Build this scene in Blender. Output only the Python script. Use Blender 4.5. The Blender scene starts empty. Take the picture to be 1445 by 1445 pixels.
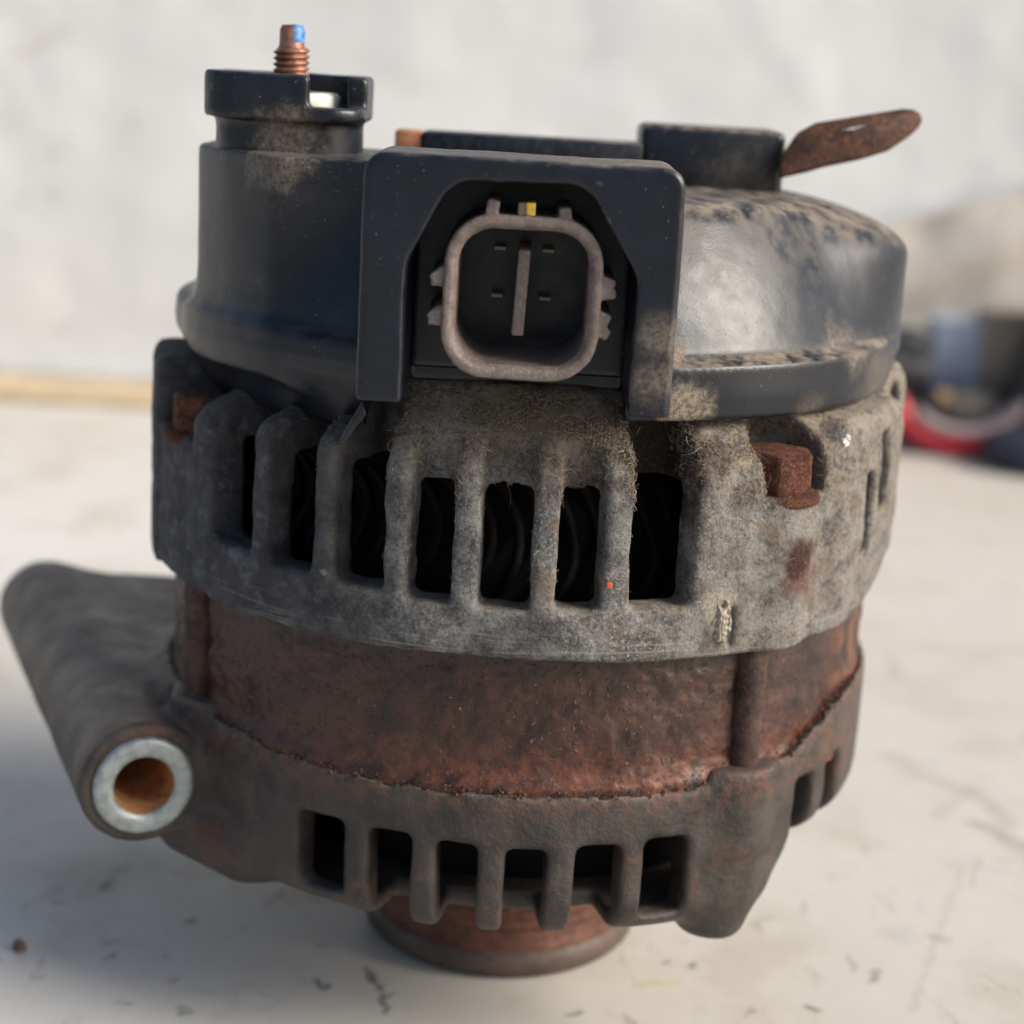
import bpy, bmesh, math
import numpy as np
from mathutils import Vector, Matrix
S = 0.001                                   # the scene is modelled in millimetres
rng = np.random.default_rng(7)
sc = bpy.context.scene
COL = sc.collection

# ------------------------------------------------------------------ camera
CAM = (-1.9, -320.0, 160.0)
PITCH, ROLL = math.radians(14.0), math.radians(3.3)
cd = bpy.data.cameras.new('camera')
cam = bpy.data.objects.new('camera', cd); COL.objects.link(cam)
_F = Vector((0, math.cos(PITCH), -math.sin(PITCH)))
_U = Vector((0, math.sin(PITCH), math.cos(PITCH)))
_R = Vector((1, 0, 0))
ex = _R*math.cos(ROLL) + _U*math.sin(ROLL)
ey = _U*math.cos(ROLL) - _R*math.sin(ROLL)
M = Matrix((ex, ey, -_F)).transposed().to_4x4()
M.translation = Vector(CAM)*S
cam.matrix_world = M
cd.sensor_width = 36.0
cd.lens = 2560.0/1445.0*36.0
cd.clip_start, cd.clip_end = 0.01, 50.0
cd.dof.use_dof = True
cd.dof.focus_distance = 0.262
cd.dof.aperture_fstop = 14.0
cd.dof.aperture_blades = 0
sc.camera = cam

# ------------------------------------------------------------------ sky, sun, exposure
SUN_AZ, SUN_EL = math.radians(74), math.radians(33)      # azimuth to the right of the camera side
world = bpy.data.worlds.new('World'); sc.world = world
world.use_nodes = True
wn = world.node_tree
sky = wn.nodes.new('ShaderNodeTexSky'); sky.sky_type = 'NISHITA'
sky.sun_disc = False
sky.sun_elevation = SUN_EL
sky.sun_rotation = math.pi - SUN_AZ
sky.air_density, sky.dust_density, sky.ozone_density = 1.0, 3.2, 0.9
wn.links.new(sky.outputs[0], wn.nodes['Background'].inputs[0])
wn.nodes['Background'].inputs[1].default_value = 0.15
sd = bpy.data.lights.new('sun', 'SUN'); sun = bpy.data.objects.new('sun', sd); COL.objects.link(sun)
sd.energy = 4.3; sd.angle = math.radians(30.0); sd.color = (1.0, 0.95, 0.87)
sdir = Vector((math.sin(SUN_AZ)*math.cos(SUN_EL), -math.cos(SUN_AZ)*math.cos(SUN_EL), math.sin(SUN_EL)))
sun.rotation_euler = sdir.to_track_quat('Z', 'Y').to_euler()
sc.view_settings.view_transform = 'Standard'
sc.view_settings.look = 'None'
sc.view_settings.exposure = 0.06
sc.view_settings.gamma = 1.0
sc.render.engine = 'CYCLES'
sc.cycles.max_bounces = 6
sc.cycles.use_denoising = True

# ------------------------------------------------------------------ node material helpers
class NT:
    def __init__(s, name):
        s.m = bpy.data.materials.new(name); s.m.use_nodes = True
        s.t = s.m.node_tree
        s.p = s.t.nodes['Principled BSDF']
        tc = s.t.nodes.new('ShaderNodeTexCoord')
        mp = s.t.nodes.new('ShaderNodeMapping'); mp.inputs['Scale'].default_value = (1000, 1000, 1000)
        s.t.links.new(tc.outputs['Object'], mp.inputs[0]); s.co = mp.outputs[0]
    def put(s, sock, v):
        if isinstance(v, bpy.types.NodeSocket): s.t.links.new(v, sock)
        elif v is not None:
            if isinstance(v, (tuple, list)) and len(v) == 3 and sock.type == 'RGBA': v = (*v, 1)
            sock.default_value = v
    def noise(s, scale, detail=4, rough=0.55, co=None, dist=0.0):
        n = s.t.nodes.new('ShaderNodeTexNoise')
        s.put(n.inputs['Vector'], co or s.co)
        n.inputs['Scale'].default_value = scale; n.inputs['Detail'].default_value = detail
        n.inputs['Roughness'].default_value = rough; n.inputs['Distortion'].default_value = dist
        return n.outputs[0]
    def voro(s, scale, co=None):
        n = s.t.nodes.new('ShaderNodeTexVoronoi'); s.put(n.inputs['Vector'], co or s.co)
        n.inputs['Scale'].default_value = scale
        return n.outputs['Distance']
    def scaled(s, v):
        n = s.t.nodes.new('ShaderNodeMapping'); s.t.links.new(s.co, n.inputs[0]); n.inputs['Scale'].default_value = v
        return n.outputs[0]
    def ramp(s, f, a, b, lo=0.0, hi=1.0):
        n = s.t.nodes.new('ShaderNodeMapRange'); n.interpolation_type = 'SMOOTHSTEP'
        s.put(n.inputs[0], f); n.inputs[1].default_value = a; n.inputs[2].default_value = b
        n.inputs[3].default_value = lo; n.inputs[4].default_value = hi
        return n.outputs[0]
    def mix(s, f, a, b):
        n = s.t.nodes.new('ShaderNodeMix'); n.data_type = 'RGBA'
        s.put(n.inputs[0], f); s.put(n.inputs[6], a); s.put(n.inputs[7], b)
        return n.outputs[2]
    def math(s, op, a, b=None):
        n = s.t.nodes.new('ShaderNodeMath'); n.operation = op
        s.put(n.inputs[0], a)
        if b is not None: s.put(n.inputs[1], b)
        return n.outputs[0]
    def normal(s):
        n = s.t.nodes.new('ShaderNodeNewGeometry'); x = s.t.nodes.new('ShaderNodeSeparateXYZ')
        s.t.links.new(n.outputs['Normal'], x.inputs[0]); return x.outputs
    def point(s):
        return s.t.nodes.new('ShaderNodeNewGeometry').outputs['Pointiness']
    def pos(s):
        x = s.t.nodes.new('ShaderNodeSeparateXYZ'); s.t.links.new(s.co, x.inputs[0]); return x.outputs
    def attr(s, name):
        n = s.t.nodes.new('ShaderNodeAttribute'); n.attribute_name = name; return n
    def bump(s, h, dist, strength=1.0, prev=None):
        n = s.t.nodes.new('ShaderNodeBump'); s.put(n.inputs['Height'], h)
        n.inputs['Distance'].default_value = dist*S; n.inputs['Strength'].default_value = strength
        if prev is not None: s.t.links.new(prev, n.inputs['Normal'])
        return n.outputs[0]
    def blob(s, x, y, z, r, amp, soft=0.5, nscale=0.22):
        n = s.t.nodes.new('ShaderNodeVectorMath'); n.operation = 'DISTANCE'
        s.put(n.inputs[0], s.co); n.inputs[1].default_value = (x, y, z)
        q = s.math('ADD', n.outputs[1], s.math('MULTIPLY', s.noise(nscale, 4, 0.65), r*1.1))
        return s.ramp(q, r*1.55, r*(1.55-soft), 0, amp)
    def out(s, col=None, rough=None, metal=None, nrm=None, spec=None):
        s.put(s.p.inputs['Base Color'], col); s.put(s.p.inputs['Roughness'], rough)
        s.put(s.p.inputs['Metallic'], metal); s.put(s.p.inputs['Specular IOR Level'], spec)
        if nrm is not None: s.t.links.new(nrm, s.p.inputs['Normal'])
        return s.m

MAT = {}
def mats():
    # dusty, oxidised cast aluminium of the rear housing
    t = NT('dusty_cast_aluminium')
    big, mid, fine = t.noise(0.06, 4), t.noise(0.22, 5, 0.65), t.noise(1.9, 5, 0.75)
    nz = t.normal()[2]; P = t.pos()
    c = t.mix(t.ramp(mid, 0.35, 0.68), (0.060, 0.058, 0.060), (0.235, 0.230, 0.220))
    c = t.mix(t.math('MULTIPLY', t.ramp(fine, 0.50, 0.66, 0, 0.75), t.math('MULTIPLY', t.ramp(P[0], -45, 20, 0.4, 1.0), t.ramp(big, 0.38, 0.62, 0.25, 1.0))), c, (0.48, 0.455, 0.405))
    c = t.mix(t.ramp(fine, 0.47, 0.38, 0, 0.7), c, (0.030, 0.027, 0.025))
    dust_and_light = t.math('ADD', t.ramp(nz, 0.1, 0.8, 0, 0.6), t.ramp(P[2], 92, 109, 0, 0.35))
    dust_and_light = t.math('ADD', dust_and_light, t.ramp(P[0], 0, 45, 0, 0.5))  # dust thickens to the right, also lightening the sunlit side
    dust_and_light = t.math('MULTIPLY', dust_and_light, t.ramp(t.noise(0.9, 5, 0.7), 0.38, 0.62))
    c = t.mix(dust_and_light, c, (0.30, 0.245, 0.18))
    c = t.mix(t.ramp(t.noise(0.12, 3), 0.60, 0.70, 0, 0.6), c, (0.17, 0.12, 0.085))
    c = t.mix(t.ramp(P[0], -6, -36, 0, 0.75), c, (0.032, 0.032, 0.038))  # cleaner left flank, its shade also put into the colour
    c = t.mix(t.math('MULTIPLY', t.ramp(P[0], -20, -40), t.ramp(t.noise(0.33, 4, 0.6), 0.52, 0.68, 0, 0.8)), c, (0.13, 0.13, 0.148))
    g2 = t.ramp(fine, 0.36, 0.62, 0.35, 1)
    c = t.mix(t.math('MULTIPLY', t.blob(18, -54.5, 104.8, 13, 1.0), t.ramp(fine, .3, .5, .6, 1)), c, (0.030, 0.020, 0.012))  # brown oil stain, also painting the shade inside the rib recess
    c = t.mix(t.math('MULTIPLY', t.blob(2, -58, 108, 13, .6, .8), g2), c, (0.10, 0.068, 0.042))
    c = t.mix(t.math('MULTIPLY', t.blob(40, -52, 105.5, 7, .8), g2), c, (0.075, 0.050, 0.032))
    c = t.mix(t.math('MULTIPLY', t.blob(43.5, -50.5, 86.0, 6.2, 1.0, .7), g2), c, (0.115, 0.044, 0.027))
    c = t.mix(t.math('MULTIPLY', t.blob(43.0, -51.5, 88.4, 4.2, 1.0, .5), t.ramp(fine, 0.34, 0.5, .4, 1)), c, (0.045, 0.014, 0.009))
    c = t.mix(t.math('MULTIPLY', t.blob(30, -58, 82, 4.5, .8, .7), g2), c, (0.42, 0.37, 0.29))
    lit_edge_wear = t.math('MULTIPLY', t.ramp(t.point(), 0.53, 0.62, 0, 0.45), t.math('MULTIPLY', t.ramp(t.noise(0.6, 4, 0.6), 0.34, 0.58), t.ramp(P[0], -48, -15, 0.35, 1.0)))  # worn edges painted pale to stand for sunlit rib edges
    c = t.mix(lit_edge_wear, c, (0.46, 0.435, 0.385))
    scr = t.math('MULTIPLY', t.ramp(t.noise(1.0, 3, 0.5, co=t.scaled((0.05, 0.05, 1.7))), 0.56, 0.66), t.ramp(P[2], 80, 76, 0, 0.3))
    c = t.mix(scr, c, (0.40, 0.38, 0.345))
    b = t.bump(t.noise(1.1, 5, 0.65), 0.55)
    b = t.bump(t.noise(4.5, 3, 0.7), 0.22, prev=b)
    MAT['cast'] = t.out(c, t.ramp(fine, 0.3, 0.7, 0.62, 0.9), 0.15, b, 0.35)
    # front housing: brown, oily, smoother
    t = NT('oily_cast_aluminium')
    mid, fine = t.noise(0.13, 5, 0.6), t.noise(2.6, 4, 0.7)
    nz = t.normal()[2]; P = t.pos()
    c = t.mix(t.ramp(mid, 0.35, 0.66), (0.020, 0.016, 0.014), (0.056, 0.045, 0.038))
    c = t.mix(t.ramp(t.noise(0.09, 4, 0.6, dist=0.6), 0.53, 0.66, 0, 0.75), c, (0.085, 0.040, 0.024))
    c = t.mix(t.ramp(fine, 0.60, 0.76, 0, 0.4), c, (0.18, 0.16, 0.14))
    rim = t.math('MULTIPLY', t.ramp(P[2], 46.5, 51.5), t.ramp(t.noise(0.5, 5, 0.7), 0.44, 0.58))
    c = t.mix(t.math('MULTIPLY', rim, 0.7), c, (0.12, 0.052, 0.032))
    c = t.mix(t.math('MULTIPLY', t.ramp(nz, 0.3, 0.85), t.ramp(t.noise(0.06, 3, 0.5), 0.35, 0.70, 0.15, 0.55)), c, (0.18, 0.158, 0.132))
    c = t.mix(t.ramp(t.noise(1.6, 3, 0.6), 0.64, 0.72, 0, 0.5), c, (0.16, 0.125, 0.095))
    c = t.mix(t.math('MULTIPLY', t.ramp(t.point(), 0.53, 0.62, 0, 0.6), t.ramp(t.noise(0.5, 4, .6), 0.42, 0.62)), c, (0.22, 0.185, 0.155))
    b = t.bump(t.noise(0.9, 4, 0.6), 0.28)
    b = t.bump(t.noise(4.0, 4, 0.7), 0.17, prev=b)
    MAT['oily'] = t.out(c, t.ramp(mid, 0.3, 0.7, 0.34, 0.56), 0.1, b, 0.5)
    # black moulded plastic with tan dust
    t = NT('dusty_black_plastic')
    P = t.pos(); nz = t.normal()[2]
    c = t.mix(t.ramp(t.noise(0.1, 4), 0.35, 0.7), (0.0026, 0.0050, 0.0105), (0.0048, 0.0080, 0.0150))
    grain = t.ramp(t.noise(1.4, 4, 0.75), 0.38, 0.60)
    d = t.math('MULTIPLY', t.ramp(nz, 0.35, 0.95, 0.0, 0.8), t.ramp(t.noise(0.3, 4, 0.6), 0.30, 0.68))
    d = t.math('MULTIPLY', d, t.ramp(P[0], -15, 12, 0.25, 1.0))
    bl = None
    for a_ in ((22, -56, 112, 6.0, 1.0), (21, -57, 120, 3.2, .9), (50, -36, 119.5, 7, .75, 1.0), (42, -44, 109, 6, .4, 1.0), (55, -28, 112, 11, .45, 1.0), (17, -73, 124, 5, .5, .9), (16.5, -73, 118, 5, .5, .9),
               (46, -14, 139, 8, .45), (-40, -45, 140, 11, .08, 0.9), (34, 4, 141, 12, .3, .9), (-40, -43, 145.5, 9, .5)):
        q = t.blob(*a_)
        bl = q if bl is None else t.math('MAXIMUM', bl, q)
    d = t.math('MAXIMUM', d, t.math('MULTIPLY', bl, t.math('ADD', 0.35, t.math('MULTIPLY', grain, 0.65))))
    speck = t.ramp(t.noise(2.4, 2, 0.5), 0.715, 0.76, 0, 0.8)
    d = t.math('MAXIMUM', d, speck)
    c = t.mix(d, c, (0.27, 0.215, 0.16))
    c = t.mix(t.math('MULTIPLY', t.ramp(t.point(), 0.53, 0.64, 0, 0.5), t.ramp(t.noise(0.7, 4, .7), 0.44, 0.6)), c, (0.11, 0.105, 0.10))
    b = t.bump(t.noise(0.8, 4, 0.6), 0.03)
    b = t.bump(t.noise(3.0, 3, 0.6), 0.02, prev=b)
    b = t.bump(t.math('MULTIPLY', d, t.noise(2.2, 4, 0.7)), 0.08, prev=b)
    r = t.math('ADD', t.ramp(t.noise(0.3, 4), 0.3, 0.7, 0.32, 0.38), t.math('MULTIPLY', d, 0.55))
    MAT['plastic'] = t.out(c, r, 0.0, b, 0.45)
    # rusty steel core
    t = NT('rusted_steel_core')
    P = t.pos()
    mid, fine = t.noise(0.16, 5, 0.65), t.noise(1.5, 5, 0.7)
    c = t.mix(t.ramp(mid, 0.36, 0.64), (0.018, 0.008, 0.0065), (0.062, 0.025, 0.0165))
    low = t.math('MULTIPLY', t.ramp(P[2], 62, 53), t.ramp(t.noise(0.4, 5, 0.65), 0.36, 0.58))
    c = t.mix(t.math('MULTIPLY', low, t.ramp(P[0], -45, 0, 0.2, 0.75)), c, (0.140, 0.043, 0.020))
    c = t.mix(t.math('MULTIPLY', t.ramp(P[0], 50, 57), t.ramp(t.noise(0.3, 4, .6), .42, .6, 0, .8)), c, (0.20, 0.068, 0.032))
    c = t.mix(t.ramp(fine, 0.63, 0.74, 0, 0.35), c, (0.16, 0.09, 0.065))
    c = t.mix(t.ramp(t.noise(1.1, 4, 0.6), 0.40, 0.31), c, (0.016, 0.011, 0.010))
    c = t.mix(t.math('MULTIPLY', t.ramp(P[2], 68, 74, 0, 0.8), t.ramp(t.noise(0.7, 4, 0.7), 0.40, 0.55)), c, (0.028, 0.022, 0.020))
    pit = t.noise(1.25, 3, 0.55)
    c = t.mix(t.ramp(pit, 0.685, 0.72, 0, .8), c, (0.24, 0.125, 0.07))
    c = t.mix(t.ramp(t.noise(0.95, 3, 0.55), 0.665, 0.70), c, (0.012, 0.009, 0.008))
    b = t.bump(t.noise(0.7, 4, 0.6), 0.22)
    b = t.bump(t.ramp(pit, 0.60, 0.70), 0.22, prev=b)
    MAT['rustcore'] = t.out(c, t.ramp(mid, 0.3, 0.7, 0.36, 0.54), 0.1, b, 0.5)
    # bright flaky rust of bolts
    def rust(name, a, bcol, orange, sc_=0.8, rough=0.75, bd=0.5):
        t = NT(name); mid = t.noise(0.35*sc_, 5, 0.65); fine = t.noise(1.6*sc_, 5, 0.7)
        c = t.mix(t.ramp(mid, 0.35, 0.65), a, bcol)
        c = t.mix(t.ramp(fine, 0.54, 0.68), c, orange)
        c = t.mix(t.ramp(fine, 0.42, 0.32), c, (0.02, 0.012, 0.010))
        return t.out(c, rough, 0.05, t.bump(t.noise(1.5*sc_, 5, 0.7), bd), 0.3)
    MAT['bolt'] = rust('flaky_bolt_rust', (0.06, 0.022, 0.014), (0.17, 0.062, 0.038), (0.38, 0.155, 0.085), 1.5, 0.85, 0.9)
    MAT['pulley'] = rust('pulley_rust', (0.085, 0.036, 0.024), (0.15, 0.062, 0.038), (0.21, 0.088, 0.05), 0.5, 0.6, 0.25)
    MAT['pulley_rim'] = rust('pulley_rim_steel', (0.065, 0.045, 0.037), (0.105, 0.076, 0.063), (0.15, 0.085, 0.058), 0.4, 0.5, 0.12)
    MAT['rod'] = rust('rod_rust', (0.030, 0.018, 0.015), (0.075, 0.042, 0.034), (0.14, 0.066, 0.046), 0.9, 0.6, 0.25)
    MAT['bracket'] = rust('bracket_rust', (0.050, 0.022, 0.014), (0.105, 0.044, 0.023), (0.22, 0.10, 0.05), 0.7, 0.5, 0.25)
    MAT['bore'] = rust('bore_rust', (0.34, 0.16, 0.07), (0.52, 0.26, 0.11), (0.58, 0.32, 0.15), 0.4, 0.6, 0.1)
    MAT['flake'] = rust('rust_scab', (0.045, 0.015, 0.010), (0.11, 0.038, 0.023), (0.19, 0.07, 0.04), 1.6, 0.85, 0.6)
    MAT['copper_tab'] = rust('tarnished_copper', (0.30, 0.12, 0.06), (0.42, 0.19, 0.10), (0.45, 0.24, 0.15), 0.5, 0.5, 0.1)
    # stud
    t = NT('coppery_stud'); n = t.noise(0.7, 4)
    c = t.mix(t.ramp(n, 0.35, 0.65), (0.20, 0.085, 0.052), (0.34, 0.165, 0.11))
    MAT['stud'] = t.out(c, 0.42, 0.55, t.bump(t.noise(2, 3), 0.12))
    t = NT('blue_paint'); MAT['blue'] = t.out(t.mix(t.ramp(t.noise(1.2, 3), .4, .6), (0.03, 0.13, 0.36), (0.08, 0.24, 0.5)), 0.45)
    # connector plastic
    t = NT('mauve_brown_plastic'); n = t.noise(0.5, 5, 0.65); nz = t.normal()[2]
    c = t.mix(t.ramp(n, 0.35, 0.65), (0.125, 0.094, 0.083), (0.190, 0.148, 0.131))
    c = t.mix(t.math('MULTIPLY', t.ramp(t.noise(2.4, 4, 0.7), 0.52, 0.66, 0, 0.7), t.ramp(nz, -0.2, 0.7, 0.25, 1)), c, (0.38, 0.32, 0.25))
    MAT['mauve'] = t.out(c, 0.5, 0.0, t.bump(t.noise(2.5, 4, 0.6), 0.12))
    t = NT('yellow_paint'); MAT['yellow'] = t.out(t.mix(t.ramp(t.noise(1.5, 3), .42, .6), (0.62, 0.40, 0.03), (0.40, 0.28, 0.08)), 0.5)
    t = NT('orange_fleck'); MAT['orange'] = t.out((0.75, 0.10, 0.015), 0.4)
    t = NT('tinned_pin'); MAT['pin'] = t.out((0.34, 0.31, 0.25), 0.5, 0.0)
    t = NT('socket_floor'); MAT['socket'] = t.out((0.005, 0.005, 0.006), 0.8, spec=0.15)
    # zinc bushing
    t = NT('zinc_bushing'); n = t.noise(0.6, 5, 0.6)
    c = t.mix(t.ramp(n, 0.35, 0.7), (0.22, 0.25, 0.255), (0.33, 0.36, 0.355))
    c = t.mix(t.ramp(t.noise(1.8, 4, .7), 0.6, 0.72, 0, .6), c, (0.33, 0.28, 0.22))
    MAT['zinc'] = t.out(c, t.ramp(n, 0.3, 0.7, 0.35, 0.55), 0.55, t.bump(t.noise(3, 3), 0.02))
    t = NT('cream_washer'); MAT['cream'] = t.out((0.62, 0.62, 0.54), 0.5)
    t = NT('varnished_winding'); n = t.noise(0.5, 3)
    MAT['winding'] = t.out(t.mix(t.ramp(n, .4, .6), (0.004, 0.003, 0.0025), (0.009, 0.006, 0.005)), 0.7, 0.0, spec=0.2)
    t = NT('dark_rotor'); MAT['rotor'] = t.out((0.006, 0.005, 0.005), 0.9, spec=0.2)
    t = NT('bright_dent'); MAT['dent'] = t.out((0.75, 0.77, 0.78), 0.3, 0.9, t.bump(t.noise(1.6, 3), 0.25))
    # lint
    t = NT('dust_lint'); a = t.attr('tone')
    MAT['lint'] = t.out(a.outputs['Color'], 0.9, 0, None, 0.2)
    t = NT('packed_dust'); c = t.mix(t.ramp(t.noise(1.5, 4, .7), .35, .65), (0.24, 0.20, 0.15), (0.46, 0.41, 0.33))
    MAT['packed'] = t.out(c, 0.95, 0, t.bump(t.noise(2.5, 4, .7), 0.3))
    # table
    t = NT('stained_white_paint'); P = t.pos()
    big, mid = t.noise(0.006, 4, 0.55), t.noise(0.03, 5, 0.6)
    c = t.mix(t.ramp(big, 0.35, 0.68), (0.60, 0.588, 0.56), (0.53, 0.50, 0.445))
    c = t.mix(t.ramp(P[0], -20, 80, 0, 0.5), c, (0.50, 0.455, 0.385))  # warm sunlit tone of the right side put into the colour
    c = t.mix(t.ramp(mid, 0.48, 0.68, 0, 0.5), c, (0.42, 0.375, 0.30))
    c = t.mix(t.ramp(t.noise(0.07, 4, 0.6, dist=0.8), 0.58, 0.72, 0, 0.40), c, (0.40, 0.40, 0.385))
    sm = t.noise(0.11, 4, 0.65, co=t.scaled((1.0, 0.35, 1.0)), dist=0.5)
    c = t.mix(t.ramp(sm, 0.62, 0.74, 0, 0.55), c, (0.30, 0.255, 0.19))
    c = t.mix(t.ramp(t.noise(0.24, 3, 0.6, dist=0.3), 0.67, 0.76, 0, 0.55), c, (0.20, 0.21, 0.20))
    c = t.mix(t.ramp(t.noise(0.65, 2, 0.5), 0.70, 0.76, 0, 0.7), c, (0.17, 0.15, 0.125))
    st = t.attr('stain')
    c = t.mix(st.outputs['Alpha'], c, st.outputs['Color'])
    MAT['table'] = t.out(c, t.ramp(mid, 0.3, 0.7, 0.38, 0.58), 0, t.bump(t.noise(0.12, 4, 0.6), 0.15), 0.4)
    t = NT('chalky_white_paint'); P = t.pos()
    c = t.mix(t.ramp(t.noise(0.010, 4, 0.55), 0.35, 0.7), (0.70, 0.705, 0.70), (0.66, 0.665, 0.66))
    c = t.mix(t.ramp(t.noise(0.035, 4, 0.6), 0.62, 0.78, 0, 0.2), c, (0.60, 0.605, 0.60))
    st = t.attr('stain')
    c = t.mix(st.outputs['Alpha'], c, st.outputs['Color'])
    MAT['wall'] = t.out(c, 0.8, 0, t.bump(t.noise(0.05, 4, .6), 0.8))
    def flat(k, name, a, b_, scale=0.05, rough=0.6):
        t = NT(name); MAT[k] = t.out(t.mix(t.ramp(t.noise(scale, 4), .35, .65), a, b_), rough, 0, t.bump(t.noise(scale*4, 3), 0.3))
    flat('batten', 'raw_wood', (0.48, 0.36, 0.22), (0.60, 0.47, 0.30))
    flat('beige_tone', 'beige_matte', (0.44, 0.40, 0.35), (0.52, 0.48, 0.42))
    flat('black', 'black_cloth', (0.012, 0.012, 0.014), (0.022, 0.022, 0.026))
    flat('greyplastic', 'grey_plastic', (0.10, 0.10, 0.105), (0.15, 0.15, 0.155))
    flat('paleblue', 'pale_blue_card', (0.26, 0.30, 0.40), (0.34, 0.39, 0.49))
    flat('tancard', 'tan_card', (0.20, 0.17, 0.135), (0.26, 0.22, 0.175))
    flat('red', 'red_rubber', (0.42, 0.012, 0.03), (0.55, 0.02, 0.045), 0.05, 0.4)
    flat('palegrey', 'pale_grey_rubber', (0.26, 0.20, 0.20), (0.32, 0.25, 0.25))
    flat('navy', 'navy_cloth', (0.015, 0.018, 0.035), (0.025, 0.03, 0.05))
    flat('ochre', 'ochre_rubber', (0.36, 0.24, 0.10), (0.42, 0.30, 0.14))
    flat('grit', 'brown_grit', (0.08, 0.055, 0.045), (0.16, 0.11, 0.09), 0.8)
mats()

# ------------------------------------------------------------------ object helpers
def link(o, parent=None):
    COL.objects.link(o)
    if parent is not None: o.parent = parent
    return o
def mesh_np(name, V, F, mat, parent=None, normals=None, smooth=True):
    V = np.asarray(V, np.float32); F = np.asarray(F, np.int32)
    me = bpy.data.meshes.new(name)
    k = F.shape[1]
    me.vertices.add(len(V)); me.vertices.foreach_set('co', (V*S).ravel())
    me.loops.add(F.size); me.loops.foreach_set('vertex_index', F.ravel())
    me.polygons.add(len(F)); me.polygons.foreach_set('loop_start', np.arange(0, F.size, k, dtype=np.int32))
    me.polygons.foreach_set('use_smooth', np.full(len(F), smooth))
    me.update(calc_edges=True); me.validate()
    if normals is not None: me.normals_split_custom_set_from_vertices(normals.astype(np.float32))
    me.materials.append(MAT[mat] if isinstance(mat, str) else mat)
    return link(bpy.data.objects.new(name, me), parent)
def bm_obj(name, bm, mat, parent=None, smooth=False, ang=None):
    bmesh.ops.recalc_face_normals(bm, faces=bm.faces)
    bm.transform(Matrix.Scale(S, 4))
    me = bpy.data.meshes.new(name); bm.to_mesh(me); bm.free()
    for p in me.polygons: p.use_smooth = smooth
    if ang is not None: me.set_sharp_from_angle(angle=math.radians(ang))
    me.materials.append(MAT[mat])
    return link(bpy.data.objects.new(name, me), parent)
def tag(o, label, cat, group=None, kind=None):
    o['label'] = label; o['category'] = cat
    if group: o['group'] = group
    if kind: o['kind'] = kind
    return o
def empty(name, loc):
    o = bpy.data.objects.new(name, None); o.empty_display_size = 0.01
    o.location = Vector(loc)*S
    return link(o)
def lathe(prof, seg=96, close=False):
    """(r, z) profile turned about z -> verts, quads"""
    P = np.array(prof, float); n = len(P)
    a = np.linspace(0, 2*np.pi, seg, endpoint=False)
    V = np.stack([P[None, :, 0]*np.sin(a)[:, None], -P[None, :, 0]*np.cos(a)[:, None], np.broadcast_to(P[None, :, 1], (seg, n))], -1).reshape(-1, 3)
    F = []
    m = n if close else n-1
    for i in range(seg):
        j = (i+1) % seg
        for k in range(m):
            l = (k+1) % n
            F.append((i*n+k, j*n+k, j*n+l, i*n+l))
    return V, np.array(F)
def bevel_box(size, r=1.0, seg=2):
    bm = bmesh.new(); bmesh.ops.create_cube(bm, size=1.0)
    bmesh.ops.scale(bm, vec=size, verts=bm.verts)
    if r: bmesh.ops.bevel(bm, geom=bm.edges[:], offset=r, segments=seg, profile=0.5, affect='EDGES')
    return bm
def prism(poly, h, axis='y', bev=0.0):
    """closed 2-D outline extruded by h along y (outline in x,z) or along z (outline in x,y)"""
    bm = bmesh.new()
    vs = [bm.verts.new((p[0], -h/2, p[1]) if axis == 'y' else (p[0], p[1], -h/2)) for p in poly]
    f = bm.faces.new(vs)
    r = bmesh.ops.extrude_face_region(bm, geom=[f])
    d = (0, h, 0) if axis == 'y' else (0, 0, h)
    bmesh.ops.translate(bm, vec=d, verts=[g for g in r['geom'] if isinstance(g, bmesh.types.BMVert)])
    if bev: bmesh.ops.bevel(bm, geom=bm.edges[:], offset=bev, segments=2, profile=0.5, affect='EDGES')
    return bm

# ------------------------------------------------------------------ signed distance modelling
def smin(a, b, k):
    h = np.clip(0.5 + 0.5*(b-a)/k, 0, 1); return b + (a-b)*h - k*h*(1-h)
def smax(a, b, k): return -smin(-a, -b, k)
def cut(a, b, k=0.8): return smax(a, -b, k)
def rbox(X, Y, Z, c, h, r):
    qx, qy, qz = np.abs(X-c[0])-h[0]+r, np.abs(Y-c[1])-h[1]+r, np.abs(Z-c[2])-h[2]+r
    return np.sqrt(np.maximum(qx, 0)**2+np.maximum(qy, 0)**2+np.maximum(qz, 0)**2) + np.minimum(np.maximum(np.maximum(qx, qy), qz), 0) - r
def rrect2(A, B, c, h, r):
    qa, qb = np.abs(A-c[0])-h[0]+r, np.abs(B-c[1])-h[1]+r
    return np.sqrt(np.maximum(qa, 0)**2+np.maximum(qb, 0)**2) + np.minimum(np.maximum(qa, qb), 0) - r
def poly2(A, B, P):
    P = np.array(P, float); n = len(P)
    d = (A-P[0, 0])**2 + (B-P[0, 1])**2; s = np.ones_like(A)
    j = n-1
    for i in range(n):
        ex_, ey_ = P[j]-P[i]; wx, wy = A-P[i, 0], B-P[i, 1]
        t = np.clip((wx*ex_+wy*ey_)/(ex_*ex_+ey_*ey_), 0, 1)
        d = np.minimum(d, (wx-ex_*t)**2+(wy-ey_*t)**2)
        c1, c2, c3 = B >= P[i, 1], B < P[j, 1], ex_*wy > ey_*wx
        s = np.where((c1 & c2 & c3) | (~c1 & ~c2 & ~c3), -s, s)
        j = i
    return s*np.sqrt(d)
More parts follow.
